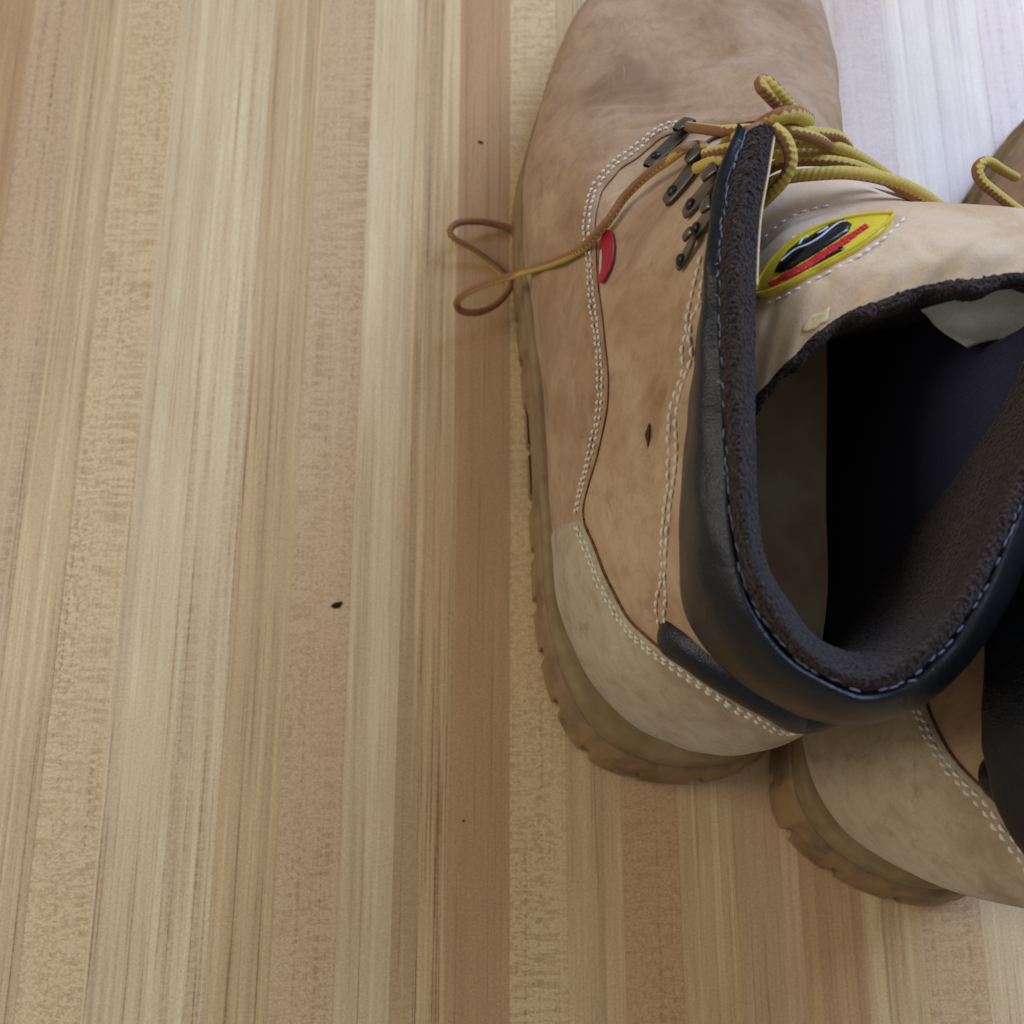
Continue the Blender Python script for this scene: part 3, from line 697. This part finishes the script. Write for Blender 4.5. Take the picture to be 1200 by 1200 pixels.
# grey satin label sewn inside the tongue
def satin(u, v, off): return P(u, v, 12.9-.02*(v-360)), 0
lp = np.array([[P(u, v, z+.55+.45*max(0, 13.2-z)) for (u, v, z) in r] for r in (
    [(1078, 362, 13.2), (1085, 368, 12.9), (1100, 384, 12.3), (1132, 407, 11.6)], [(1110, 352, 13.3), (1115, 364, 13.0), (1128, 384, 12.4), (1148, 400, 11.7)],
    [(1150, 342, 13.4), (1152, 358, 13.1), (1160, 378, 12.5), (1170, 396, 11.8)], [(1200, 335, 13.4), (1200, 352, 13.1), (1204, 376, 12.5), (1208, 399, 11.8)], [(1245, 330, 13.4), (1245, 350, 13.1), (1246, 376, 12.5), (1246, 402, 11.8)])])
c_ = cr(lp, np.linspace(0, 4, 50)); c_ = np.swapaxes(cr(np.swapaxes(c_, 0, 1), np.linspace(0, 3, 24)), 0, 1)
lab_o = grid('satin_label', c_, M['satin'], boot, L1); sm = lab_o.modifiers.new('s', 'SOLIDIFY'); sm.thickness = .0008
# ---- red side tag
q0 = pick(714, 300)
def on_u(u, v, off=0.):
    q = pickd(u, v)
    if q is None: return P(u, v, 6), np.array([0, 0, 1.])
    return S(np.array(q[0]), np.array(q[1]), np.array(off)), Nn(*q)
rt = plate('red_tag', [(706, 288), (710, 274), (719, 269), (723, 290), (720, 314), (708, 336), (704, 328)], on_u, .12, .02, M['red_tag'], boot, L1)
plate('tag_print', [(707, 300), (709, 290), (710, 300), (709, 320), (707, 327)], on_u, .135, .015, M['satin'], rt, L1)
tc, tn = on_u(757, 515, .10); tn = tn+np.array([-.1, -.3, .6]); tn /= np.linalg.norm(tn)
def on_flat(u, v, off=0.):
    d = ray(u, v); t_ = ((tc-CAM)@tn)/(d@tn); return CAM+d*t_+tn*off, tn
plate('leather_tear', [(750, 515), (757, 507), (761, 494), (761, 508), (759, 531), (755, 523)], on_flat, .0, .012, M['tear'], boot, L1, 0., 1)
# ---- lace hooks
HK = [((766, 194), (812, 154), .2), ((788, 236), (832, 186), .23), ((811, 250), (852, 208), .22), ((820, 276), (848, 246), .2), ((802, 313), (826, 278), .12)]
def hook(a, b, wd, i):
    wd *= 1.08
    pa, na = on_u(*a, .13); pb, nb = on_u(*b, .13)
    ax = pb-pa; ln = np.linalg.norm(ax); ax /= ln; n = na+nb; n /= np.linalg.norm(n); n = n+np.array([-.1, 0, .6]); n /= np.linalg.norm(n); sd = np.cross(n, ax); sd /= np.linalg.norm(sd)
    # strap profile: rivet pad, rising stem, curl back
    prof = [(-.12, 0, .5), (0, .02, .9), (.3, .04, 1.), (.55, .1, 1.), (.8, .2, .95), (.97, .36, .9), (.97, .52, .85), (.85, .6, .8), (.7, .62, .7), (.62, .6, .4)]
    c = cr(np.array(prof), np.linspace(0, len(prof)-1, 40)); th = .045
    V = []; 
    for (x, h, ww) in c:
        for s_, e_ in ((-1, 1), (-.9, 1.25), (0, 1.45), (.9, 1.25), (1, 1), (1, -1), (0, -1), (-1, -1)):
            V.append(pa+ax*x*ln+n*(h*.55+e_*th)+sd*s_*wd*ww)
    V = np.array(V).reshape(40, 8, 3); V = np.concatenate([V, V[:, :1]], 1)
    o = grid('lace_hook', V, M['metal'], boot, L1)
    o.data.materials[0] = M['metal']
    # rivet
    rp = []
    for (rr, h) in ((.15, 0), (.15, .07), (.11, .11), (.05, .13), (.001, .13)):
        rp.append([pa+ax*.12*ln+n*(.05+h)+(sd*math.cos(t)+ax*math.sin(t))*rr for t in np.linspace(0, 2*math.pi, 15)[:-1]])
    grid('rivet', np.swapaxes(np.array(rp), 0, 1), M['rivet'], o, L1, cu=True)
for i, (a, b, wd) in enumerate(HK): hook(a, b, wd, i)
# ---- laces
R = .14
def lace(pts, name='lace', phase=0., r=R, par=boot, L=L1): return tube(name, pts, r, M['lace'], par, L, 14, .06, phase)
def onb(u, v, off=R+.14): return on_u(u, v, off)[0]
def fl(u, v, up): 
    p = onb(u, v); return p+(CAM-p)/np.linalg.norm(CAM-p)*up          # lace held a little off the leather
run_ = [P(915, 143, 14.3), P(893, 148, 14.2), P(868, 157, 13.9), fl(840, 170, 1.0), fl(815, 182, .9), fl(790, 197, .6), fl(765, 214, .35), fl(738, 240, .1), fl(718, 268, 0), fl(690, 295, 0), fl(660, 309, 0), fl(632, 316, 0)]+\
       [P(604, 322, 3.9), P(575, 331, 3.0), P(550, 341, 2.2), P(536, 353, 1.6), P(540, 364, 1.15), P(560, 366, .9), P(582, 356, .6), P(598, 336, .35), P(590, 322, .25), P(575, 308, .3), P(552, 291, .6), P(534, 281, .9), P(527, 271, 1.0), P(538, 261, .9), P(565, 260, .6), P(592, 266, .3), P(612, 272, .2)]
tag(lace(run_, 'lace', -1.05, .13), 'long loose end of the lace lying over the side of the boot and curling on the table')
lace([fl(806, 160, .1), P(840, 153, 12.4), P(870, 152, 13.0), P(900, 152, 13.6)], 'lace', .3)
lace([fl(834, 190, .3), P(860, 172, 13.2), P(890, 160, 13.5), P(910, 158, 13.7)], 'lace', .4)
lace([fl(826, 205, .3), fl(845, 199, .6), P(864, 188, 13.9), P(890, 172, 13.9)], 'lace', 3.0)
lace([P(850, 225, 12.4), P(868, 200, 13.3), P(885, 178, 13.8)], 'lace', .8)
lace([P(890, 205, 12.4), P(915, 192, 12.9), P(955, 188, 13.1), P(1000, 194, 13.0), P(1045, 215, 12.4), P(1080, 240, 11.4)], 'lace', .5)
lace([P(885, 225, 12.4), P(915, 210, 13.0), P(955, 204, 13.4), P(1000, 203, 13.5), P(1048, 213, 13.2), P(1085, 231, 12.6), P(1110, 250, 11.6)], 'lace', 1.55, .16)
lace([P(905, 168, 13.2), P(950, 166, 13.3), P(985, 174, 13.1), P(1015, 190, 12.6), P(1040, 207, 11.8)], 'lace', 2.6, .15)
lace([P(900, 180, 12.6), P(940, 178, 12.8), P(980, 182, 12.8), P(1020, 198, 12.3)], 'lace', 3.3, .15)
lace([P(905, 150, 13.8), P(925, 151, 13.9), P(955, 156, 13.7), P(980, 160, 13.3), P(993, 172, 12.7)], 'lace', .5, .15)
lace([P(905, 152, 14.0), P(930, 155, 14.1), P(955, 162, 13.8), P(972, 172, 13.2)], 'lace', .2, .14)
lace([P(906, 150, 14.6), P(920, 163, 14.6), P(927, 186, 14.4), P(920, 208, 14.1), P(905, 226, 13.7), P(890, 240, 13.0)], 'lace', .36, .155)
lace([P(943, 150, 13.4), P(922, 133, 13.9), P(904, 115, 14.3), P(893, 103, 14.5), P(891, 97, 14.5), P(897, 95, 14.5), P(910, 106, 14.4), P(928, 126, 14.0), P(947, 143, 13.5)], 'lace', 2.8, .15)
lace([P(890, 150, 13.9), P(902, 142, 14.2), P(915, 136, 14.4), P(932, 134, 14.3), P(946, 142, 13.8)], 'lace', 3.4, .2)
lace([P(932, 150, 13.8), P(938, 143, 14.0), P(931, 138, 14.1), P(924, 145, 13.9)], 'lace', .5, .13)

# ================================================================ THE OTHER BOOT (mirror shape)
B2 = dict(x=10.4, y=-2.95, rz=math.radians(-27.5)); LEAN2 = .42
boot2 = empty('work_boot', (B2['x']*CM, B2['y']*CM, 0), B2['rz']); L2 = Local(ORG, True, LEAN2)
tag(boot2, 'right boot of the pair, cut off by the frame, heel touching the other boot', 'boot', 'pair of tan work boots')
build_boot(boot2, L2, False)
for nm in ('tongue', 'tongue_lining', 'tongue_badge'):
    src = [o for o in boot.children if o.name.split('.')[0] == nm][0]
    me = src.data.copy(); n = len(me.vertices); co = np.empty(n*3, np.float32); me.vertices.foreach_get('co', co); co = co.reshape(-1, 3); co[:, 0] = -co[:, 0]+np.clip(co[:, 2]-.03, 0, 1)*LEAN2*np.clip((.19-co[:, 1])/.06, .62, 1)+.07*np.clip(co[:, 1]-.13, 0, 1)
    me.vertices.foreach_set('co', co.ravel()); me.flip_normals(); o = bpy.data.objects.new(nm, me); COL.objects.link(o); o.parent = boot2
# its lace loop, in this boot's own space
def to2(p):
    p = np.asarray(p, float)-np.array([B2['x'], B2['y'], 0]); c, s = math.cos(-B2['rz']), math.sin(-B2['rz'])
    q = np.array([c*p[0]-s*p[1], s*p[0]+c*p[1], p[2]]); q[0] -= max(0, p[2]-3)*LEAN2*min(1, max(.62, (19-q[1])/6))+.07*max(0, q[1]-13); return np.array([-q[0], q[1], q[2]])+np.array(ORG)
lace([to2(P(u, v, z)) for u, v, z in [(1215, 262, 9.6), (1188, 243, 9.5), (1166, 226, 9.6), (1150, 212, 9.7), (1145, 198, 9.8), (1152, 189, 9.8), (1162, 191, 9.4), (1174, 199, 8.6), (1190, 208, 7.2)]], 'lace', .6, .14, boot2, L2)
# ================================================================ crumbs on the table
def crumb(u, v, size, label, seed):
    r_ = np.random.default_rng(seed); c = P(u, v, 0); e = empty('crumb', tuple(c*CM)) if False else None
    V = []; nu, nv = 9, 7
    for i in range(nu):
        for j in range(nv):
            th = 2*math.pi*i/nu; ph = math.pi*j/(nv-1); k_ = size*(1+r_.normal(0, .22))
            V.append((k_*1.6*math.sin(ph)*math.cos(th), k_*.8*math.sin(ph)*math.sin(th), size*.45*(1-math.cos(ph))*.5+.002))
    o = mesh('crumb', np.array(V), gridfaces(nu, nv, True), M['crumb'], None, W0); o.location = tuple(c*CM); o.rotation_euler = (0, 0, r_.uniform(-.5, .5))
    tag(o, label, 'crumb')
crumb(395, 709, .13, 'largest black crumb, lying by itself on the table left of the boots', 1)
crumb(563, 167, .07, 'tiny brown crumb on the table above the curled lace end', 2)
crumb(543, 962, .035, 'faint dark speck on the table below the heel of the front boot', 3)
